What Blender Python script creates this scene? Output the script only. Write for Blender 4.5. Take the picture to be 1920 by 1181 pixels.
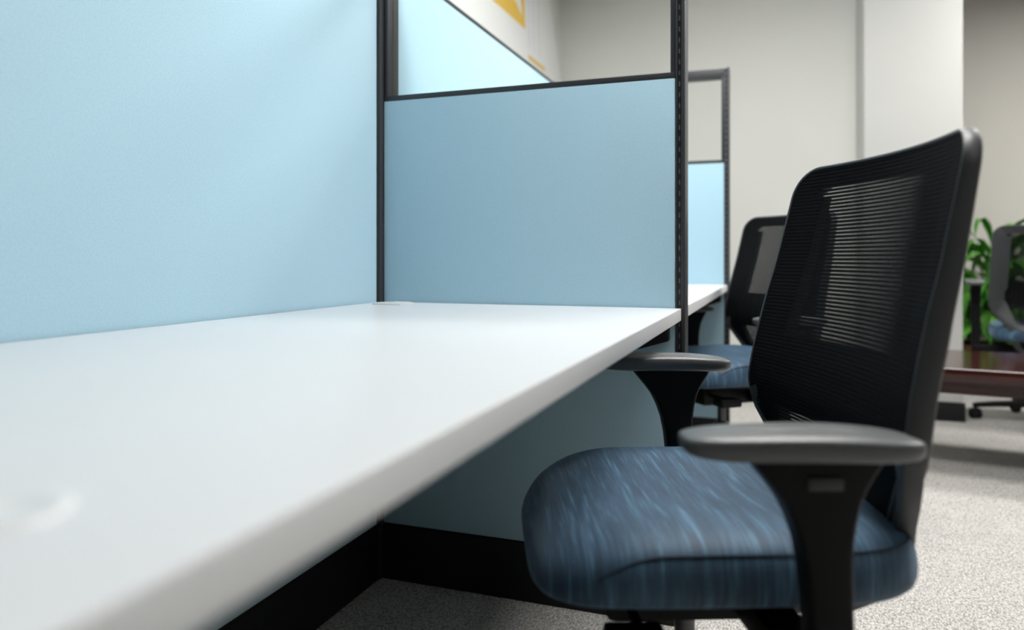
import bpy, bmesh, math, random
from mathutils import Vector, Matrix
random.seed(7)
PI = math.pi
scene = bpy.context.scene
for o in list(bpy.data.objects):
    bpy.data.objects.remove(o, do_unlink=True)
COL = scene.collection

# ------------------------------------------------------------------ camera
cam_data = bpy.data.cameras.new('camera')
cam = bpy.data.objects.new('camera', cam_data)
COL.objects.link(cam)
cam.location = (1.0015, 0.0, 0.853)
cam.rotation_euler = (PI / 2, 0, 0.3464)
cam_data.sensor_fit = 'HORIZONTAL'
cam_data.sensor_width = 36.0
cam_data.lens = 1385 / 1920 * 36
cam_data.shift_y = -106.5 / 1920
cam_data.clip_start = 0.02
cam_data.dof.use_dof = True
cam_data.dof.focus_distance = 1.5
cam_data.dof.aperture_fstop = 2.0
scene.camera = cam

# ------------------------------------------------------------------ world, exposure
world = bpy.data.worlds.new('world')
scene.world = world
world.use_nodes = True
world.node_tree.nodes['Background'].inputs[0].default_value = (0.9, 0.95, 1.0, 1)
world.node_tree.nodes['Background'].inputs[1].default_value = 0.3
vs = scene.view_settings
vs.view_transform = 'Standard'
vs.look = 'None'
vs.gamma = 1.0
vs.use_curve_mapping = False
vs.exposure = 0.08

# room light: ceiling troffers (x, y, strength)
TROFFER_Z = 2.74
TROFFERS = [(1.45, 1.46, 26.0), (1.00, 2.98, 18.5), (3.10, 4.10, 34.0), (3.60, 0.10, 6.0)]  # last two: unseen lamps added to lighten alcove walls and the chair's near side
TROFFER_COL = (1.0, 0.985, 0.955)

# ------------------------------------------------------------------ helpers
def new_mesh(name, verts, faces, smooth_angle=None):
    me = bpy.data.meshes.new(name)
    me.from_pydata([tuple(v) for v in verts], [], faces)
    me.update()
    bm = bmesh.new(); bm.from_mesh(me)
    bmesh.ops.recalc_face_normals(bm, faces=bm.faces)
    bm.to_mesh(me); bm.free()
    if smooth_angle is not None:
        me.shade_smooth()
        me.set_sharp_from_angle(angle=math.radians(smooth_angle))
    return me

def obj(name, me, mat, parent=None, loc=None, rot=None):
    o = bpy.data.objects.new(name, me)
    if mat and len(me.materials) == 0:
        me.materials.append(mat)
    COL.objects.link(o)
    if parent: o.parent = parent
    if loc: o.location = loc
    if rot: o.rotation_euler = rot
    return o

def thing(name, label, cat, loc=(0, 0, 0), rz=0, group=None):
    o = bpy.data.objects.new(name, None)
    o.empty_display_size = 0.1
    COL.objects.link(o)
    o.location = loc; o.rotation_euler = (0, 0, rz)
    tag(o, label, cat, group)
    return o

def tag(o, label, cat, group=None):
    o['label'] = label; o['category'] = cat
    if group: o['group'] = group
    return o

def struct(o, label=None, cat=None):
    o['kind'] = 'structure'
    if label: o['label'] = label
    if cat: o['category'] = cat
    return o

def copy_tree(o, parent=None):
    c = o.copy(); COL.objects.link(c); c.parent = parent
    for ch in list(o.children):
        copy_tree(ch, c)
    return c

def box_me(name, x0, x1, y0, y1, z0, z1, bevel=0.0, seg=2):
    bm = bmesh.new()
    bmesh.ops.create_cube(bm, size=1.0)
    for v in bm.verts:
        v.co = Vector(((x0 + x1) / 2 + v.co.x * (x1 - x0), (y0 + y1) / 2 + v.co.y * (y1 - y0),
                       (z0 + z1) / 2 + v.co.z * (z1 - z0)))
    if bevel > 0:
        bmesh.ops.bevel(bm, geom=list(bm.edges), offset=bevel, segments=seg, profile=0.6, affect='EDGES')
    me = bpy.data.meshes.new(name)
    bm.to_mesh(me); bm.free()
    if bevel > 0:
        me.shade_smooth(); me.set_sharp_from_angle(angle=math.radians(40))
    return me

def prism_me(name, pts, axis, a, b, smooth=None, bevel=0.0):
    """extrude a 2D outline along an axis ('x','y','z') from a to b"""
    def P(p, t):
        if axis == 'x': return (t, p[0], p[1])
        if axis == 'y': return (p[0], t, p[1])
        return (p[0], p[1], t)
    n = len(pts)
    verts = [P(p, a) for p in pts] + [P(p, b) for p in pts]
    faces = [tuple(range(n)), tuple(range(2 * n - 1, n - 1, -1))]
    for i in range(n):
        j = (i + 1) % n
        faces.append((i, j, n + j, n + i))
    me = new_mesh(name, verts, faces)
    if bevel > 0:
        bm = bmesh.new(); bm.from_mesh(me)
        ed = [e for e in bm.edges if len(e.link_faces) == 2 and e.calc_face_angle() > 0.7]
        bmesh.ops.bevel(bm, geom=ed, offset=bevel, segments=2, profile=0.6, affect='EDGES')
        bm.to_mesh(me); bm.free()
    if smooth:
        me.shade_smooth(); me.set_sharp_from_angle(angle=math.radians(smooth))
    return me

def loft_me(name, rings, cap0=True, cap1=True, smooth=50, closed=False):
    n = len(rings[0]); verts = []; faces = []
    for r in rings: verts += r
    m = len(rings)
    for k in range(m if closed else m - 1):
        k2 = (k + 1) % m
        for i in range(n):
            j = (i + 1) % n
            faces.append((k * n + i, k * n + j, k2 * n + j, k2 * n + i))
    if not closed:
        if cap0: faces.append(tuple(range(n - 1, -1, -1)))
        if cap1: faces.append(tuple((m - 1) * n + i for i in range(n)))
    return new_mesh(name, verts, faces, smooth)

def lathe_me(name, prof, n=24, axis='z', c=(0, 0, 0), smooth=40):
    rings = []
    for r, t in prof:
        ring = []
        for i in range(n):
            a = 2 * PI * i / n
            if axis == 'z': ring.append((c[0] + r * math.cos(a), c[1] + r * math.sin(a), c[2] + t))
            elif axis == 'y': ring.append((c[0] + r * math.cos(a), c[1] + t, c[2] + r * math.sin(a)))
            else: ring.append((c[0] + t, c[1] + r * math.cos(a), c[2] + r * math.sin(a)))
        rings.append(ring)
    return loft_me(name, rings, smooth=smooth)

def round_poly(pts, radii, seg=6):
    out = []; n = len(pts)
    for i in range(n):
        p = Vector(pts[i]); a = Vector(pts[i - 1]); b = Vector(pts[(i + 1) % n]); r = radii[i]
        if r <= 0:
            out.append((p.x, p.y)); continue
        u = (a - p).normalized(); v = (b - p).normalized()
        ang = u.angle(v)
        t = r / math.tan(ang / 2)
        c = p + (u + v).normalized() * (r / math.sin(ang / 2))
        s = p + u * t; e = p + v * t
        a0 = math.atan2(s.y - c.y, s.x - c.x); a1 = math.atan2(e.y - c.y, e.x - c.x)
        d = (a1 - a0 + PI) % (2 * PI) - PI
        for k in range(seg + 1):
            q = a0 + d * k / seg
            out.append((c.x + r * math.cos(q), c.y + r * math.sin(q)))
    return out

def interp(tab, t):
    if t <= tab[0][0]: return tab[0][1]
    for (a, va), (b, vb) in zip(tab, tab[1:]):
        if t <= b:
            return va + (vb - va) * (t - a) / (b - a)
    return tab[-1][1]

def smooth_interp(tab, t):
    """Catmull-Rom through a table of (t, value)"""
    n = len(tab)
    if t <= tab[0][0]: return tab[0][1]
    if t >= tab[-1][0]: return tab[-1][1]
    for i in range(n - 1):
        if t <= tab[i + 1][0]:
            t0, v0 = tab[i]; t1, v1 = tab[i + 1]
            m0 = (tab[min(i + 1, n - 1)][1] - tab[max(i - 1, 0)][1]) / (tab[min(i + 1, n - 1)][0] - tab[max(i - 1, 0)][0])
            m1 = (tab[min(i + 2, n - 1)][1] - tab[i][1]) / (tab[min(i + 2, n - 1)][0] - tab[i][0])
            h = t1 - t0; s = (t - t0) / h
            return ((2 * s**3 - 3 * s**2 + 1) * v0 + (s**3 - 2 * s**2 + s) * h * m0 +
                    (-2 * s**3 + 3 * s**2) * v1 + (s**3 - s**2) * h * m1)

def sweep_me(name, path, w, h, up=(0, 0, 1), smooth=40, taper=None, seg=None):
    """rounded rectangular section (w sideways, h along up) swept along points"""
    pts = [Vector(p) for p in path]; rings = []
    sec = round_poly([(-.5, -.5), (.5, -.5), (.5, .5), (-.5, .5)], [.18] * 4, 2)
    for i, p in enumerate(pts):
        t = (pts[min(i + 1, len(pts) - 1)] - pts[max(i - 1, 0)]).normalized()
        s = t.cross(Vector(up)).normalized(); n = s.cross(t).normalized()
        k = taper[i] if taper else 1.0
        rings.append([tuple(p + s * (a * w * k) + n * (b * h * k)) for a, b in sec])
    return loft_me(name, rings, smooth=smooth)

def join_me(name, meshes, smooth=40):
    bm = bmesh.new()
    for m in meshes: bm.from_mesh(m)
    me = bpy.data.meshes.new(name); bm.to_mesh(me); bm.free()
    me.set_sharp_from_angle(angle=math.radians(smooth))
    return me

# ------------------------------------------------------------------ materials
def mat_base(name, col=(.5, .5, .5), rough=.5, spec=.5):
    m = bpy.data.materials.new(name); m.use_nodes = True
    b = m.node_tree.nodes['Principled BSDF']
    b.inputs['Base Color'].default_value = (*col, 1)
    b.inputs['Roughness'].default_value = rough
    b.inputs['Specular IOR Level'].default_value = spec
    return m, m.node_tree, b

def N(nt, kind, **kw):
    n = nt.nodes.new(kind)
    for k, v in kw.items():
        if k.startswith('i_'): n.inputs[k[2:].replace('_', ' ')].default_value = v
        else: setattr(n, k, v)
    return n

def coords(nt, scale=(1, 1, 1), kind='Object'):
    tc = N(nt, 'ShaderNodeTexCoord'); mp = N(nt, 'ShaderNodeMapping')
    mp.inputs['Scale'].default_value = scale
    nt.links.new(tc.outputs[kind], mp.inputs['Vector'])
    return mp.outputs['Vector']

def ramp(nt, fac, stops):
    r = N(nt, 'ShaderNodeValToRGB')
    el = r.color_ramp.elements
    while len(el) < len(stops): el.new(0.5)
    for e, (p, c) in zip(el, stops):
        e.position = p; e.color = (*c, 1)
    nt.links.new(fac, r.inputs['Fac'])
    return r.outputs['Color']

def noise(nt, vec, scale, detail=3, rough=.6):
    n = N(nt, 'ShaderNodeTexNoise')
    n.inputs['Scale'].default_value = scale; n.inputs['Detail'].default_value = detail
    n.inputs['Roughness'].default_value = rough
    nt.links.new(vec, n.inputs['Vector'])
    return n.outputs['Fac']

def bump(nt, b, height, strength, dist=.001):
    bp = N(nt, 'ShaderNodeBump')
    bp.inputs['Strength'].default_value = strength; bp.inputs['Distance'].default_value = dist
    nt.links.new(height, bp.inputs['Height']); nt.links.new(bp.outputs['Normal'], b.inputs['Normal'])

def make_fabric_panel():
    m, nt, b = mat_base('blue_panel_fabric', rough=.85, spec=.2)
    v = coords(nt)
    n1 = noise(nt, v, 420, 2, .7)
    c = ramp(nt, n1, [(.36, (.355, .550, .665)), (.64, (.440, .635, .735))])
    nt.links.new(c, b.inputs['Base Color'])
    b.inputs['Sheen Weight'].default_value = .25
    bump(nt, b, n1, .25, .001)
    return m

def make_laminate():
    m, nt, b = mat_base('white_laminate', (.70, .715, .73), .34, .45)
    v = coords(nt)
    n1 = noise(nt, v, 900, 2)
    bump(nt, b, n1, .03, .0005)
    return m

def make_plain(name, col, rough, spec=.5, grain=0.0, gscale=500, metallic=0.0):
    m, nt, b = mat_base(name, col, rough, spec)
    b.inputs['Metallic'].default_value = metallic
    v = coords(nt)
    n1 = noise(nt, v, gscale, 2)
    k = .06
    c = ramp(nt, n1, [(.3, tuple(x * (1 - k) for x in col)), (.7, tuple(min(1, x * (1 + k)) for x in col))])
    nt.links.new(c, b.inputs['Base Color'])
    if grain: bump(nt, b, n1, grain, .0006)
    return m

def make_carpet():
    m, nt, b = mat_base('beige_loop_carpet', rough=.95, spec=.1)
    v = coords(nt, (1, .55, 1))
    vor = N(nt, 'ShaderNodeTexVoronoi'); vor.inputs['Scale'].default_value = 260
    nt.links.new(v, vor.inputs['Vector'])
    n1 = noise(nt, v, 190, 2, .7)
    n2 = noise(nt, coords(nt), 9, 3)
    mx = N(nt, 'ShaderNodeMath', operation='MULTIPLY_ADD')
    nt.links.new(vor.outputs['Distance'], mx.inputs[0]); mx.inputs[1].default_value = -.55
    nt.links.new(n1, mx.inputs[2])
    c = ramp(nt, mx.outputs[0], [(.0, (.30, .285, .265)), (.25, (.53, .515, .49)), (.5, (.76, .745, .715))])
    c2 = ramp(nt, n2, [(.3, (.9, .9, .9)), (.7, (1, 1, 1))])
    mul = N(nt, 'ShaderNodeMix', data_type='RGBA', blend_type='MULTIPLY'); mul.inputs[0].default_value = 1
    nt.links.new(c, mul.inputs[6]); nt.links.new(c2, mul.inputs[7])
    nt.links.new(mul.outputs[2], b.inputs['Base Color'])
    bump(nt, b, mx.outputs[0], .7, .004)
    return m

def make_wall(name, col):
    m, nt, b = mat_base(name, col, .7, .3)
    v = coords(nt)
    n1 = noise(nt, v, 160, 3)
    n2 = noise(nt, v, 1.3, 2)
    c = ramp(nt, n2, [(.3, tuple(x * .97 for x in col)), (.7, col)])
    nt.links.new(c, b.inputs['Base Color'])
    bump(nt, b, n1, .06, .001)
    return m

def make_seat_fabric():
    m, nt, b = mat_base('streaked_blue_seat_fabric', rough=.6, spec=.35)
    v = coords(nt, (560, 13, 13))
    n1 = noise(nt, v, 1.0, 1, .5)
    v2 = coords(nt, (95, 8, 8))
    n2 = noise(nt, v2, 1.0, 2)
    ad = N(nt, 'ShaderNodeMath', operation='MULTIPLY'); ad.use_clamp = True
    nt.links.new(n2, ad.inputs[0]); nt.links.new(n1, ad.inputs[1])
    c = ramp(nt, ad.outputs[0], [(.10, (.024, .048, .082)), (.27, (.040, .086, .142)), (.36, (.070, .155, .240)), (.47, (.120, .240, .355))])
    nt.links.new(c, b.inputs['Base Color'])
    v3 = coords(nt, (25, 650, 650))
    n3 = noise(nt, v3, 1.0, 1)
    bump(nt, b, n3, .45, .0012)
    b.inputs['Sheen Weight'].default_value = .35
    b.inputs['Sheen Roughness'].default_value = .4
    b.inputs['Sheen Tint'].default_value = (.6, .8, 1, 1)
    return m

def make_wood():
    m, nt, b = mat_base('dark_cherry_wood', rough=.16, spec=.4)
    v = coords(nt, (3, 40, 40))
    n1 = noise(nt, v, 1.0, 5, .6)
    c = ramp(nt, n1, [(.3, (.020, .0045, .004)), (.7, (.055, .011, .008))])
    nt.links.new(c, b.inputs['Base Color'])
    b.inputs['Coat Weight'].default_value = .15
    b.inputs['Coat Roughness'].default_value = .06
    return m

def make_leaf():
    m, nt, b = mat_base('green_leaf', rough=.4, spec=.4)
    oi = N(nt, 'ShaderNodeObjectInfo')
    c = ramp(nt, oi.outputs['Random'], [(0, (.05, .22, .02)), (.5, (.11, .40, .045)), (1, (.22, .55, .10))])
    nt.links.new(c, b.inputs['Base Color'])
    tr = N(nt, 'ShaderNodeBsdfTranslucent'); nt.links.new(c, tr.inputs['Color'])
    mix = N(nt, 'ShaderNodeMixShader'); mix.inputs[0].default_value = .3
    out = nt.nodes['Material Output']
    nt.links.new(b.outputs[0], mix.inputs[1]); nt.links.new(tr.outputs[0], mix.inputs[2])
    nt.links.new(mix.outputs[0], out.inputs['Surface'])
    return m

def make_glass():
    m, nt, b = mat_base('clear_pane_glass')
    nt.nodes.remove(b)
    g = N(nt, 'ShaderNodeBsdfGlossy'); g.inputs['Roughness'].default_value = .02
    t = N(nt, 'ShaderNodeBsdfTransparent'); t.inputs['Color'].default_value = (.985, .995, .99, 1)
    fr = N(nt, 'ShaderNodeFresnel'); fr.inputs['IOR'].default_value = 1.25
    mix = N(nt, 'ShaderNodeMixShader')
    nt.links.new(fr.outputs[0], mix.inputs[0]); nt.links.new(t.outputs[0], mix.inputs[1]); nt.links.new(g.outputs[0], mix.inputs[2])
    nt.links.new(mix.outputs[0], nt.nodes['Material Output'].inputs['Surface'])
    return m

def make_emit(name, col, s):
    m, nt, b = mat_base(name, (.9, .9, .9))
    b.inputs['Emission Color'].default_value = (*col, 1)
    b.inputs['Emission Strength'].default_value = s
    return m

M = dict(
    fabric=make_fabric_panel(), laminate=make_laminate(), carpet=make_carpet(),
    frame=make_plain('charcoal_frame_metal', (.030, .032, .036), .42, .5, .05),
    base=make_plain('black_base_trim', (.010, .010, .011), .6, .3, .05),
    slot=make_plain('bare_slot_metal', (.20, .20, .21), .4, .5, 0, 300),
    plastic=make_plain('dark_grey_chair_plastic', (.045, .047, .051), .45, .5, .12, 900),
    pad=make_plain('soft_grey_arm_pad', (.10, .104, .108), .36, .6, .10, 900),
    black=make_plain('black_chair_plastic', (.006, .006, .007), .5, .16, .1, 900),
    mesh=make_plain('black_mesh_yarn', (.006, .006, .007), .7, .07, 0, 900),
    chrome=make_plain('grey_lift_steel', (.10, .10, .10), .35, .5, 0, 200, .6),
    seat=make_seat_fabric(),
    piping=make_plain('dark_blue_piping', (.012, .022, .036), .7, .3),
    wall=make_wall('warm_grey_wall_paint', (.80, .80, .76)),
    pillar=make_wall('off_white_pillar_paint', (.58, .582, .563)),
    alcove=make_wall('taupe_wall_paint', (.64, .62, .575)),
    ceiling=make_wall('white_ceiling_tile', (.52, .52, .51)),
    wood=make_wood(), leaf=make_leaf(), glass=make_glass(),
    planter=make_plain('brown_planter_wood', (.24, .095, .03), .5, .4, .2, 60),
    soil=make_plain('dark_soil', (.03, .02, .013), .9, .1, .5, 90),
    stem=make_plain('green_stem', (.07, .16, .03), .6, .3),
    poster=make_plain('white_poster_board', (.88, .88, .88), .45, .4),
    yellow=make_plain('yellow_print', (.85, .55, .10), .5, .3),
    pale=make_plain('pale_grey_print', (.82, .82, .86), .5, .3),
    cap=make_plain('pale_grey_cap_plastic', (.74, .75, .76), .35, .5),
    housing=make_plain('white_lamp_housing', (.8, .8, .8), .5, .4),
)

# ------------------------------------------------------------------ room shell
X0, X1, Y0, Y1, H = -0.40, 8.5, -6.5, 4.86, 2.76
YA = 6.1                    # alcove wall behind the pillar line
struct(obj('floor', box_me('floor', X0 - .1, X1, Y0, YA + .1, -.05, 0), M['carpet']), 'beige grey flecked loop carpet covering the floor', 'floor')
struct(obj('ceiling', box_me('ceiling', X0 - .1, X1, Y0, YA + .1, H, H + .05), M['ceiling']), 'white ceiling above the cubicles', 'ceiling')
struct(obj('wall_left', box_me('wall_left', X0 - .1, X0, Y0, Y1, 0, H), M['wall']), 'warm grey wall behind the cubicle spine', 'wall')
struct(obj('wall_back', box_me('wall_back', X0 - .1, 1.66, Y1, Y1 + .1, 0, H), M['wall']), 'warm grey back wall left of the white pillar', 'wall')
struct(obj('wall_pillar', box_me('wall_pillar', 1.437, 1.905, 4.417, Y1 + .3, 0, H, .006), M['pillar']), 'off-white square pillar against the back wall', 'pillar')
struct(obj('wall_alcove', box_me('wall_alcove', 1.4, X1, YA, YA + .1, 0, H), M['alcove']), 'taupe wall behind the potted plant right of the pillar', 'wall')
struct(obj('wall_right', box_me('wall_right', X1, X1 + .1, Y0, YA + .1, 0, H), M['wall']), 'warm grey wall on the far side of the aisle', 'wall')
struct(obj('wall_front', box_me('wall_front', X0 - .1, X1 + .1, Y0 - .1, Y0, 0, H), M['wall']), 'warm grey wall facing the back wall', 'wall')
struct(obj('baseboard_pillar', box_me('baseboard_pillar', 1.427, 1.914, 4.405, 4.417, 0, .10, .002), M['base']), 'black rubber base strip round the foot of the pillar', 'baseboard')
struct(obj('baseboard_back', box_me('baseboard_back', X0, 1.427, Y1 - .01, Y1, 0, .10, .002), M['base']), 'black rubber base strip along the back wall', 'baseboard')
struct(obj('baseboard_alcove', box_me('baseboard_alcove', 1.9, X1, YA - .01, YA, 0, .10, .002), M['base']), 'black rubber base strip along the taupe wall', 'baseboard')

for i, (x, y, s) in enumerate(TROFFERS):
    where = ('above the near desk and its chair', 'above the second desk', 'added above the low wooden table to brighten the walls', 'added across the aisle to brighten the near chair side')[i]
    t = thing('ceiling_light', 'long white recessed ceiling light %s' % where, 'ceiling light', (x, y, TROFFER_Z), 0, 'ceiling lights')
    bm = []
    for a in ((-.32, .32, -.62, -.59), (-.32, .32, .59, .62), (-.32, -.29, -.59, .59), (.29, .32, -.59, .59)):
        bm.append(box_me('f', a[2], a[3], a[0], a[1], -.02, .019))
    obj('frame', join_me('light_frame', bm), M['housing'], t)
    obj('diffuser', box_me('diffuser', -.59, .59, -.29, .29, -.006, .006), make_emit('lamp_diffuser', TROFFER_COL, s), t)

# ------------------------------------------------------------------ cubicle partitions
YD1, TH_P = 1.739, .061
YD2 = 3.362
ZT, ZB, ZBASE = 1.686, 1.274, .144
XE = .777

def spine(y0, y1, label):
    t = thing('spine_partition', label, 'partition', (0, (y0 + y1) / 2, 0), 0, 'spine partitions')
    h = (y1 - y0) / 2
    obj('fabric_tile', box_me('spine_tile', -.016, 0, -h + .003, h - .003, ZBASE + .003, ZT - .012, .003), M['fabric'], t)
    obj('rear_fabric_tile', box_me('spine_rear', -.065, -.049, -h + .003, h - .003, ZBASE + .003, ZT - .012, .003), M['fabric'], t)
    obj('core_frame', box_me('spine_core', -.049, -.016, -h, h, 0.02, ZT - .013), M['frame'], t)
    obj('top_cap', box_me('spine_cap', -.067, .002, -h, h, ZT - .0125, ZT, .002), M['frame'], t)
    obj('base_raceway', box_me('spine_base', -.068, .004, -h, h, 0, ZBASE, .003), M['base'], t)
    return t

spine(-1.2, 1.7225, 'tall light blue fabric partition along the left of the near white desk')
spine(YD1 + TH_P + .002, YD2 - .02, 'light blue fabric spine partition seen through the divider window, below the poster')

def divider(y, label):
    t = thing('divider_partition', label, 'partition', (0, y, 0), 0, 'divider partitions')
    T = TH_P
    # corner post at the spine
    obj('corner_post', box_me('corner_post', -.065, .0085, -.0155, T, 0, ZT, .0015), M['frame'], t)
    # fabric tiles, front and rear, above and below the worktop
    obj('fabric_tile', box_me('div_tile', .0105, XE - .001, 0, .014, ZBASE + .004, ZB - .003, .0025), M['fabric'], t)
    obj('rear_fabric_tile', box_me('div_tile_r', .0105, XE - .001, T - .014, T, ZBASE + .004, ZB - .003, .0025), M['fabric'], t)
    obj('core_frame', box_me('div_core', .0105, XE, .014, T - .014, .02, ZB - .004), M['frame'], t)
    # window frame: bottom rail, top rail, two jambs, pane
    w = obj('window_frame', join_me('div_window', [
        box_me('r', .0105, XE, .001, T - .001, ZB - .002, ZB + .011, .001),
        box_me('r', .0105, XE, .001, T - .001, ZT - .038, ZT, .001),
        box_me('r', .0105, .0215, .001, T - .001, ZB + .011, ZT - .038, .001),
        box_me('r', XE - .012, XE, .001, T - .001, ZB + .011, ZT - .038, .001)]), M['frame'], t)
    obj('pane', box_me('div_pane', .020, XE - .010, T / 2 - .003, T / 2 + .003, ZB + .010, ZT - .036), M['glass'], w)
    # slotted upright at the free end
    obj('end_post', join_me('div_post', [
        box_me('r', XE, XE + .0035, -.001, T + .001, 0, ZT, .0008),
        box_me('r', XE + .0035, XE + .0125, .006, T - .006, 0, ZT),
        box_me('r', XE + .0125, XE + .0215, -.001, T + .001, 0, ZT + .004, .002)]), M['frame'], t)
    sl = []
    z = .16
    while z < ZT - .02:
        sl.append(box_me('s', XE + .0065, XE + .0095, .0045, .0062, z, z + .011))
        z += .0254
    so = obj('slot_strip', join_me('div_slots', sl), M['slot'], t)
    so['kind'] = 'stuff'
    obj('base_raceway', box_me('div_base', .0085, XE - .002, -.004, T + .004, 0, ZBASE, .003), M['base'], t)
    return t

d1 = divider(YD1, 'blue fabric divider with window frame across the end of the near desk')
d2 = copy_tree(d1)
d2.location = (0, YD2, 0)
d2['label'] = 'farther blue fabric divider with a window frame, behind the second desk'

# ------------------------------------------------------------------ desks
ZD, TD, XD = .737, .0286, .790

def desk(y0, y1, label, near):
    t = thing('desk', label, 'desk', (0, y1, 0), 0, 'cubicle desks')
    L = y1 - y0
    obj('worktop', box_me('worktop', .004, XD, -L, -.003, ZD - TD, ZD, .0022, 3), M['laminate'], t)
    # cantilever bracket hung from the divider and from the near end
    br = prism_me('bracket', [(.08, ZD - TD), (.765, ZD - TD), (.765, ZD - TD - .045), (.70, ZD - TD - .065), (.45, ZD - TD - .075), (.08, ZD - TD - .19)], 'y', -.035, -.007, bevel=.002)
    obj('bracket', br, M['base'], t)
    obj('bracket', br, M['base'], t, (0, -L + .05, 0))
    obj('support_rail', box_me('rail', .03, .06, -L + .06, -.05, ZD - TD - .03, ZD - TD, .002), M['base'], t)
    # square cable cap in the rear corner
    g = obj('cable_cap', box_me('cap', -.039, .039, -.037, .037, 0, .0035, .0015), M['cap'], t, (.084, -.083, ZD))
    obj('cap_flap', box_me('flap', -.008, .034, -.012, .028, .0035, .0052, .0008), M['cap'], g)
    if near:  # thin raised disc put in for a faint pale mark on the worktop
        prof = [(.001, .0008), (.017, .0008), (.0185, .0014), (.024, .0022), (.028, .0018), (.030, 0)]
        obj('pale_disc', lathe_me('pale_disc', prof, 32), M['cap'], t, (.668, .238 - y1, ZD))
    return t

desk(-.35, YD1 - .0, 'long white laminate desk filling the foreground', True)
desk(YD1 + TH_P + .005, YD2, 'white laminate desk in the second cubicle, beyond the divider', False)

# ------------------------------------------------------------------ poster on the left wall
pt = thing('wall_poster', 'large white poster with yellow print on wall above the spine partition', 'poster', (X0, 4.0, 1.9))
# outline in (y, z), relative
out = [(-2.2, -.5), (.93, -.5), (.81, .16), (.555, .62), (-2.2, .62)]
obj('board', prism_me('poster_board', out, 'x', .002, .016, bevel=.001), M['poster'], pt)
def patch(name, pts, mat):
    obj(name, prism_me(name, pts, 'x', .0162, .0172), M[mat], pt)
patch('yellow_shape', [(-.9, .280), (.064, .284), (.045, .5), (-.035, .5), (.015, .34), (-.12, .40), (-.9, .40)], 'yellow')
patch('yellow_stripe', [(.13, .128), (.45, .128), (.44, .150), (.12, .150)], 'yellow')
for k, yy in enumerate((.12, .21, .31)):
    patch('pale_stripe', [(yy, .19), (yy + .045, .19), (yy + .02, .55), (yy - .025, .55)], 'pale')

# ------------------------------------------------------------------ office chair (local: x forward, y left, z up)
EDGE = [(.40, -.235), (.49, -.228), (.55, -.207), (.615, -.1885), (.668, -.1925), (.71, -.2005), (.78, -.217), (.84, -.234), (.93, -.256), (1.015, -.276), (1.03, -.280)]
SAG = [(.49, .012), (.615, .022), (.75, .036), (.9, .042), (1.015, .044)]
HALF = [(.49, .14), (.615, .259), (1.015, .242)]
def BX(y, z, back=0.0):
    hw = interp(HALF, z)
    return smooth_interp(EDGE, z) - smooth_interp(SAG, z) * (1 - min(1, abs(y) / hw) ** 2) - back

def densify(pts, step):
    out = []
    n = len(pts)
    for i in range(n):
        a = Vector(pts[i]); b = Vector(pts[(i + 1) % n])
        k = max(1, int(math.ceil((b - a).length / step)))
        for j in range(k):
            q = a + (b - a) * j / k
            out.append((q.x, q.y))
    return out

OUT = densify(round_poly([(-.14, .49), (.14, .49), (.259, .615), (.242, 1.015), (-.242, 1.015), (-.259, .615)],
                         [.075, .075, .085, .055, .055, .085], 8), .02)
def inset(d):
    n = len(OUT); r = []
    for i in range(n):
        a = Vector(OUT[i - 1]); b = Vector(OUT[(i + 1) % n]); t = (b - a).normalized()
        dd = d(OUT[i]) if callable(d) else d
        r.append((OUT[i][0] - t.y * dd, OUT[i][1] + t.x * dd))
    return r
def band(p):
    # wide side bands, narrower top and bottom bars
    y, z = p
    k = min(1, max(0, (abs(y) - .17) / .06))
    return (.040 if z > .7 else .030) + .038 * k

def row_extent(z, d=0.0):
    loop = inset(d) if d else OUT
    xs = []
    n = len(loop)
    for i in range(n):
        a = loop[i]; b = loop[(i + 1) % n]
        if (a[1] - z) * (b[1] - z) < 0:
            xs.append(a[0] + (b[0] - a[0]) * (z - a[1]) / (b[1] - a[1]))
    return (min(xs), max(xs)) if len(xs) >= 2 else None

def back_frame_me():
    inner = inset(band); rings = []
    def dep(z): return interp([(.49, .030), (.75, .032), (1.015, .020)], z)
    o0 = inset(.003); o1 = inset(.004)
    def ring(loop, fd):
        return [(BX(y, z) - fd(z), y, z) for y, z in loop]
    rings = [ring(inset(.0060), lambda z: .002), ring(inset(.0055), lambda z: -.0022), ring(inset(.002), lambda z: -.0025), ring(OUT, lambda z: .001),
             ring(OUT, lambda z: dep(z) - .004), ring(o1, lambda z: dep(z)),
             ring(inner, lambda z: dep(z) * .7), ring(inner, lambda z: .002)]
    return loft_me('back_frame', rings, smooth=50, closed=True)

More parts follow.
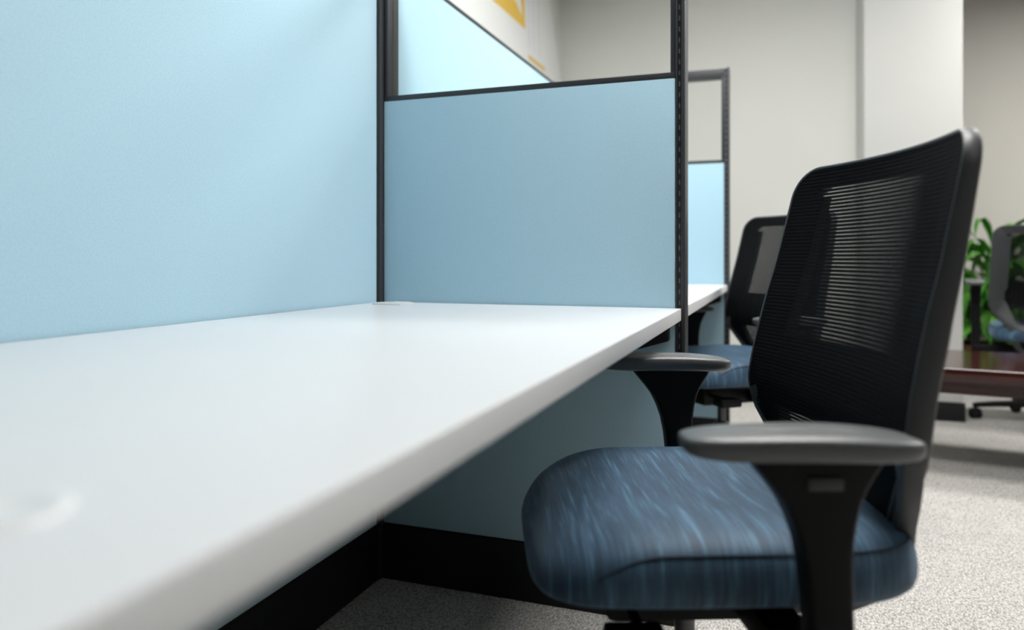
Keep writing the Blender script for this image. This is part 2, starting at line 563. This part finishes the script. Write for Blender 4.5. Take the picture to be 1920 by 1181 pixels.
def mesh_weave_me():
    verts = []; faces = []
    def ribbon(pts_a, pts_b, th):
        n = len(pts_a); base = len(verts)
        for a, b in zip(pts_a, pts_b):
            verts.extend([a, b, (b[0] - th, b[1], b[2]), (a[0] - th, a[1], a[2])])
        for i in range(n - 1):
            p = base + i * 4; q = p + 4
            for k in range(4):
                k2 = (k + 1) % 4
                faces.append((p + k, q + k, q + k2, p + k2))
    pitch = .0062; z = .4955
    while z < 1.012:
        e = row_extent(z + .0023, .0052)
        if e:
            m = 22
            ys = [e[0] + (e[1] - e[0]) * i / m for i in range(m + 1)]
            ribbon([(BX(y, z) + .0012, y, z) for y in ys], [(BX(y, z + .0046) + .0012, y, z + .0046) for y in ys], .0010)
        z += pitch
    # fine vertical yarns
    inn = inset(.0052)
    y = -.255
    while y < .256:
        zs = []
        n = len(inn)
        for i in range(n):
            a = inn[i]; b = inn[(i + 1) % n]
            if (a[0] - y) * (b[0] - y) < 0:
                zs.append(a[1] + (b[1] - a[1]) * (y - a[0]) / (b[0] - a[0]))
        if len(zs) >= 2:
            z0, z1 = min(zs), max(zs)
            k = max(2, int((z1 - z0) / .022))
            zz = [z0 + (z1 - z0) * i / k for i in range(k + 1)]
            ribbon([(BX(y, q) + .0008, y, q) for q in zz], [(BX(y, q) + .0008, y + .0012, q) for q in zz], .0007)
        y += .0034
    me = bpy.data.meshes.new('mesh_weave')
    me.from_pydata(verts, [], faces); me.update()
    return me

def border_me():
    # flat woven border of the mesh, stretched over the frame
    inner = inset(band); outer = inset(.0055)
    rings = [[(BX(y, z) - .0004, y, z) for y, z in outer], [(BX(y, z) - .0016, y, z) for y, z in outer],
             [(BX(y, z) - .0016, y, z) for y, z in inner], [(BX(y, z) - .0004, y, z) for y, z in inner]]
    return loft_me('mesh_border', rings, smooth=50, closed=True)

def lumbar_me():
    # plate with rows of small real holes
    z0, z1 = .598, .722
    rows = [.612 + .0165 * i for i in range(7)]
    colsn = 24
    zs = [z0]
    for r in rows: zs += [r - .0030, r + .0030]
    zs.append(z1)
    ys = []
    W = .222
    for i in range(colsn):
        c = -W + 2 * W * (i + .5) / colsn
        ys += [c - .0022, c + .0022]
    ys = [-W] + ys + [W]
    verts = []; faces = []
    ny = len(ys)
    for z in zs:
        for y in ys:
            verts.append((BX(y, z) - .007, y, z))
    nfront = len(verts)
    for z in zs:
        for y in ys:
            verts.append((BX(y, z) - .0105, y, z))
    for i in range(len(zs) - 1):
        for j in range(ny - 1):
            hole = (i % 2 == 1) and (j % 2 == 1)
            if hole: continue
            a = i * ny + j
            faces.append((a, a + 1, a + ny + 1, a + ny))
            b = a + nfront
            faces.append((b, b + ny, b + ny + 1, b + 1))
    me = bpy.data.meshes.new('lumbar_plate'); me.from_pydata(verts, [], faces); me.update()
    return me

def super_ring(a, b, n, cx, cy, z, m=56, taper=0.0):
    r = []
    for i in range(m):
        t = 2 * PI * i / m
        c, s = math.cos(t), math.sin(t)
        x = a * math.copysign(abs(c) ** (2 / n), c); y = b * math.copysign(abs(s) ** (2 / n), s)
        y *= 1 - taper * max(0, x / a)
        r.append((cx + x, cy + y, z))
    return r

SEAT_A, SEAT_B = .252, .244
def seat_z(x, z):
    # waterfall front: the top rolls down further than the underside
    t = max(0, (x - .06) / .18)
    k = min(1, max(0, (z - .44) / .06))
    return z - (.012 + .036 * k) * t ** 2.2
def seat_cushion_me():
    prof = [(.03, .516), (.3, .518), (.55, .521), (.72, .522), (.84, .520), (.905, .516), (.945, .510), (.966, .5045), (.980, .498), (.993, .485), (1.0, .470), (.998, .459), (.988, .450), (.965, .443), (.93, .439), (.5, .438), (.03, .438)]
    rings = []
    for s, z in prof:
        nn = 2.4 + 2.0 * s
        r = super_ring(SEAT_A * s, SEAT_B * s, nn, -.012, 0, z, 96)
        rings.append([(x, y, seat_z(x, zz)) for x, y, zz in r])
    return loft_me('seat_cushion', rings, smooth=80)
def piping_me():
    s = .968
    r = super_ring(SEAT_A * s, SEAT_B * s, 4.34, -.012, 0, .505, 192)
    n = len(r)
    # open run round the rear: the seam dies out on both sides of the rolled front
    k0 = next(i for i in range(n) if r[i][0] < .165)
    path = [Vector((x, y, seat_z(x, z) - .018 * max(0, (x - .09) / .075) ** 2)) for x, y, z in r[k0:n - k0 + 1]]
    path = [p + Vector((p.x, p.y, 0)).normalized() * .022 * max(0, (p.x - .09) / .075) ** 2 * .35 for p in path]
    rings = []
    m = len(path)
    for i in range(m):
        t = (path[min(i + 1, m - 1)] - path[max(i - 1, 0)]).normalized()
        sd = t.cross(Vector((0, 0, 1))).normalized(); up = sd.cross(t)
        rings.append([tuple(path[i] + sd * (.0013 * math.cos(q)) + up * (.0013 * math.sin(q))) for q in [k * PI / 3 for k in range(6)]])
    return loft_me('piping', rings, smooth=60)

ARM_Y, ARM_Z = .310, .669
def arm_pad_me():
    prof = [(.55, -.0265), (.82, -.026), (.93, -.0235), (.98, -.018), (1.0, -.0105), (.992, -.005), (.965, -.0018), (.90, -.0002), (.6, .001), (.05, .0015)]
    rings = []
    for s, z in prof:
        r = super_ring(.128 - .05 * (1 - s), .0445 * s, 4.0, -.040, 0, z, 56, .14)
        q = []
        for x, y, zz in r:
            t = (x + .04) / .128
            zz = zz * (1 - .30 * abs(t) ** 3)                    # thinner towards both ends
            q.append((x, y, zz - .004 * t * t - (.005 * t * t if t < 0 else 0)))
        rings.append(q)
    return loft_me('arm_pad', rings, smooth=70)
def arm_post_me(sign):
    fr = [(.30, -.050), (.44, -.049), (.50, -.046), (.55, -.038), (.59, -.022), (.615, -.004), (.634, .012), (.650, .020)]
    bk = [(.30, -.100), (.44, -.096), (.50, -.094), (.55, -.094), (.59, -.100), (.615, -.110), (.634, -.122), (.650, -.128)]
    zs = [.365, .40, .44, .48, .52, .55, .575, .595, .61, .622, .634, .6475]
    rings = []
    for z in zs:
        a = smooth_interp(fr, z); b = smooth_interp(bk, z)
        hw = interp([(.365, .020), (.5, .019), (.648, .025)], z)
        cy = sign * (ARM_Y - .004)
        sec = round_poly([(b, cy - hw), (a, cy - hw), (a, cy + hw), (b, cy + hw)], [.007] * 4, 3)
        rings.append([(x, y, z) for x, y in sec])
    return loft_me('arm_post', rings, smooth=50)

def make_chair(name, label):
    t = thing(name, label, 'chair', (0, 0, 0), 0, 'blue and black mesh office chairs')
    s = obj('seat', seat_cushion_me(), M['seat'], t)
    obj('piping', piping_me(), M['piping'], s)
    rings = [super_ring(SEAT_A * k, SEAT_B * k, 3.6, -.005, 0, z, 48) for k, z in ((.76, .424), (.84, .428), (.87, .4385))]
    obj('seat_pan', loft_me('seat_pan', rings), M['black'], t)
    b = obj('backrest_frame', back_frame_me(), M['plastic'], t)
    w = obj('mesh_back', mesh_weave_me(), M['mesh'], t); w['kind'] = 'stuff'
    obj('mesh_border', border_me(), M['mesh'], w)
    obj('lumbar_plate', lumbar_me(), M['black'], b)
    for sg in (1, -1):
        pts = [(-.200, sg * .243, .622), (-.206, sg * .232, .592), (-.219, sg * .205, .556), (-.231, sg * .176, .522), (-.238, sg * .158, .488), (-.234, sg * .146, .452), (-.216, sg * .138, .422), (-.185, sg * .128, .404), (-.12, sg * .10, .388), (-.06, sg * .075, .385)]
        obj('back_upright', sweep_me('back_upright', pts, .028, .026, up=(1, 0, .3)), M['plastic'], t)
        p = obj('arm_post', arm_post_me(sg), M['black'], t)
        yb = sg * (ARM_Y + .0165)
        obj('height_button', box_me('height_button', -.078, -.040, min(yb, yb + sg * .007), max(yb, yb + sg * .007), .610, .624, .002), M['plastic'], p)
        obj('button_recess', box_me('button_recess', -.080, -.038, min(yb, yb + sg * .0035), max(yb, yb + sg * .0035), .625, .632, .001), M['base'], p)
        obj('arm_pad', arm_pad_me(), M['pad'], t, (0, sg * ARM_Y, ARM_Z), (0, 0, 0))
        a0, a1 = sorted((sg * .06, sg * (ARM_Y + .012)))
        obj('arm_bracket', box_me('arm_bracket', -.104, -.046, a0, a1, .362, .402, .008), M['black'], t)
        obj('control_lever', join_me('control_lever', [
            box_me('l', .098, .112, min(sg * .05, sg * .19), max(sg * .05, sg * .19), .385, .395, .003),
            box_me('l', .075, .150, min(sg * .165, sg * .225), max(sg * .165, sg * .225), .372, .398, .008)]), M['black'], t)
    obj('tilt_mechanism', join_me('tilt_mechanism', [
        box_me('m', -.13, .13, -.085, .085, .352, .421, .012),
        box_me('m', -.235, -.12, -.05, .05, .375, .418, .01),
        box_me('m', .12, .17, -.03, .03, .365, .40, .008)]), M['black'], t)
    obj('gas_lift', lathe_me('gas_lift', [(.026, .09), (.026, .27), (.024, .275), (.015, .276), (.015, .36)], 24), M['chrome'], t)
    bs = obj('star_base', lathe_me('star_base', [(.030, .070), (.044, .075), (.046, .115), (.036, .135), (.028, .138)], 30), M['black'], t)
    for k in range(5):
        a = 2 * PI * k / 5 + .35
        c, s_ = math.cos(a), math.sin(a)
        pts = [(c * r, s_ * r, z) for r, z in ((.03, .098), (.12, .094), (.22, .084), (.30, .073), (.318, .070))]
        obj('base_leg', sweep_me('base_leg', pts, .042, .034, taper=(1, .95, .85, .72, .6)), M['black'], bs)
        cx, cy = c * .305, s_ * .305
        ca = a + 1.2 + k
        u = Vector((math.cos(ca), math.sin(ca), 0)); v = Vector((-u.y, u.x, 0))
        ms = []
        for sd in (-1, 1):
            wm = lathe_me('wh', [(.006, sd * .006), (.024, sd * .006), (.0275, sd * .009), (.0275, sd * .020), (.023, sd * .0235), (.006, sd * .0245)], 20, 'y')
            ms.append(wm)
        hood = prism_me('hood', [(.031 * math.cos(q), .031 * math.sin(q)) for q in [PI * i / 10 - .1 for i in range(11)]], 'y', -.006, .006)
        stem = lathe_me('stem', [(.006, .024), (.006, .052)], 12)
        me = join_me('caster', ms + [hood, stem])
        obj('caster', me, M['base'], bs, (cx, cy, .0277), (0, 0, ca))
    return t

CHAIR_YAW = math.radians(201.8)
ch1 = make_chair('office_chair', 'large office chair with black mesh back and blue seat beside the near desk')
ch1.location = (.870, 1.122, 0); ch1.rotation_euler = (0, 0, CHAIR_YAW)
ch2 = copy_tree(ch1)
ch2['label'] = 'office chair at the second desk, partly hidden behind the near chair back'
ch2.location = (.812, 2.712, 0); ch2.rotation_euler = (0, 0, 3.81)
ch3 = copy_tree(ch1)
ch3['label'] = 'office chair seen from behind near the green plant, cut by right picture edge'
ch3.location = (2.290, 4.500, 0); ch3.rotation_euler = (0, 0, .3464 + math.atan2(.87, .5))

for c in ch3.children:                       # its armrests are set higher
    k = c.name.split('.')[0]
    if k == 'arm_pad': c.location.z += .072
    if k == 'arm_post': c.scale.z = 1.255; c.location.z = -.0931

# ------------------------------------------------------------------ low wooden table
tb = thing('coffee_table', 'low dark cherry wood table with glossy top in front of the pillar', 'table', (2.10, 3.53, 0), math.radians(-9))
plan = round_poly([(-.66, -.335), (.66, -.335), (.66, .335), (-.66, .335)], [.10] * 4, 8)
top_rings = []
for s, z in ((.985, .371), (1.0, .377), (1.0, .416), (.995, .423), (.985, .428)):
    top_rings.append([(x * (1 - (1 - s) * .5), y * s, z) for x, y in plan])
obj('table_top', loft_me('table_top', top_rings, smooth=40), M['wood'], tb)
for sx in (-1, 1):
    for sy in (-1, 1):
        lx, ly = (-.585 if sx < 0 else .585), sy * .26
        rings = [[(lx + a * w, ly + b * w, z) for a, b in round_poly([(-.5, -.5), (.5, -.5), (.5, .5), (-.5, .5)], [.12] * 4, 2)] for w, z in ((.04, 0), (.06, .30), (.06, .373))]
        obj('leg', loft_me('table_leg', rings), M['wood'], tb)
obj('apron', join_me('apron', [box_me('a', -.57, .57, -.275, -.255, .32, .373), box_me('a', -.57, .57, .255, .275, .32, .373),
                               box_me('a', -.61, -.59, -.25, .25, .32, .373), box_me('a', .59, .61, -.25, .25, .32, .373)]), M['wood'], tb)

# ------------------------------------------------------------------ potted plant
pl = thing('potted_plant', 'leafy bright green plant in a brown planter between pillar and far chair', 'plant', (2.33, 5.55, 0))
rings = [super_ring(w, w, 6, 0, 0, z, 40) for w, z in ((.17, 0), (.19, .02), (.205, .27), (.215, .275), (.215, .30), (.195, .30), (.19, .26))]
obj('planter', loft_me('planter', rings, smooth=40, cap1=False), M['planter'], pl)
obj('soil', loft_me('soil', [super_ring(.192, .192, 6, 0, 0, .262, 40), super_ring(.10, .10, 3, 0, 0, .275, 40)]), M['soil'], pl)
def leaf_me(L, W, droop, k):
    verts = []; faces = []
    n = 12
    x = 0; z = 0; ang = k
    for i in range(n + 1):
        t = i / n
        w = W * math.sin(PI * (t * .93 + .05)) ** .8 * (1 + .12 * math.sin(t * 23))
        verts += [(x, -w, z + w * .35), (x, 0, z), (x, w, z + w * .35)]
        x += math.cos(ang) * L / n; z += math.sin(ang) * L / n
        ang -= droop / n
    m = len(verts)
    verts += [(a, b, c - .0015) for a, b, c in verts]
    for i in range(n):
        for j in range(2):
            a = i * 3 + j
            faces.append((a, a + 1, a + 4, a + 3))
            faces.append((m + a, m + a + 3, m + a + 4, m + a + 1))
    return new_mesh('leaf', verts, faces, 60)
leaf_kinds = [leaf_me(.42, .026, 2.3, 1.25), leaf_me(.52, .032, 2.7, 1.35), leaf_me(.34, .036, 1.6, .9), leaf_me(.60, .026, 2.9, 1.45), leaf_me(.32, .040, 2.6, .8)]
for k in range(5):
    a = k * 1.256
    pts = [(.05 * math.cos(a) * (1 + i * .25), .05 * math.sin(a) * (1 + i * .25), .26 + .15 * i) for i in range(5)]
    obj('stem', sweep_me('stem', pts, .012, .012, up=(0, 1, 0)), M['stem'], pl)
rnd = random.Random(4)
for k in range(170):
    a = k * 2.39996 + rnd.uniform(-.3, .3)
    f = rnd.random()
    z = .30 + .60 * f
    r = .05 + .06 * rnd.random()
    kind = leaf_kinds[rnd.randrange(5)]
    o = obj('leaf', kind, M['leaf'], pl, (r * math.cos(a), r * math.sin(a), z), (rnd.uniform(-.3, .3), rnd.uniform(-.25, .35), a))
    sc = rnd.uniform(.8, 1.15) * (1.0 - .2 * f)
    o.scale = (sc, sc, sc)
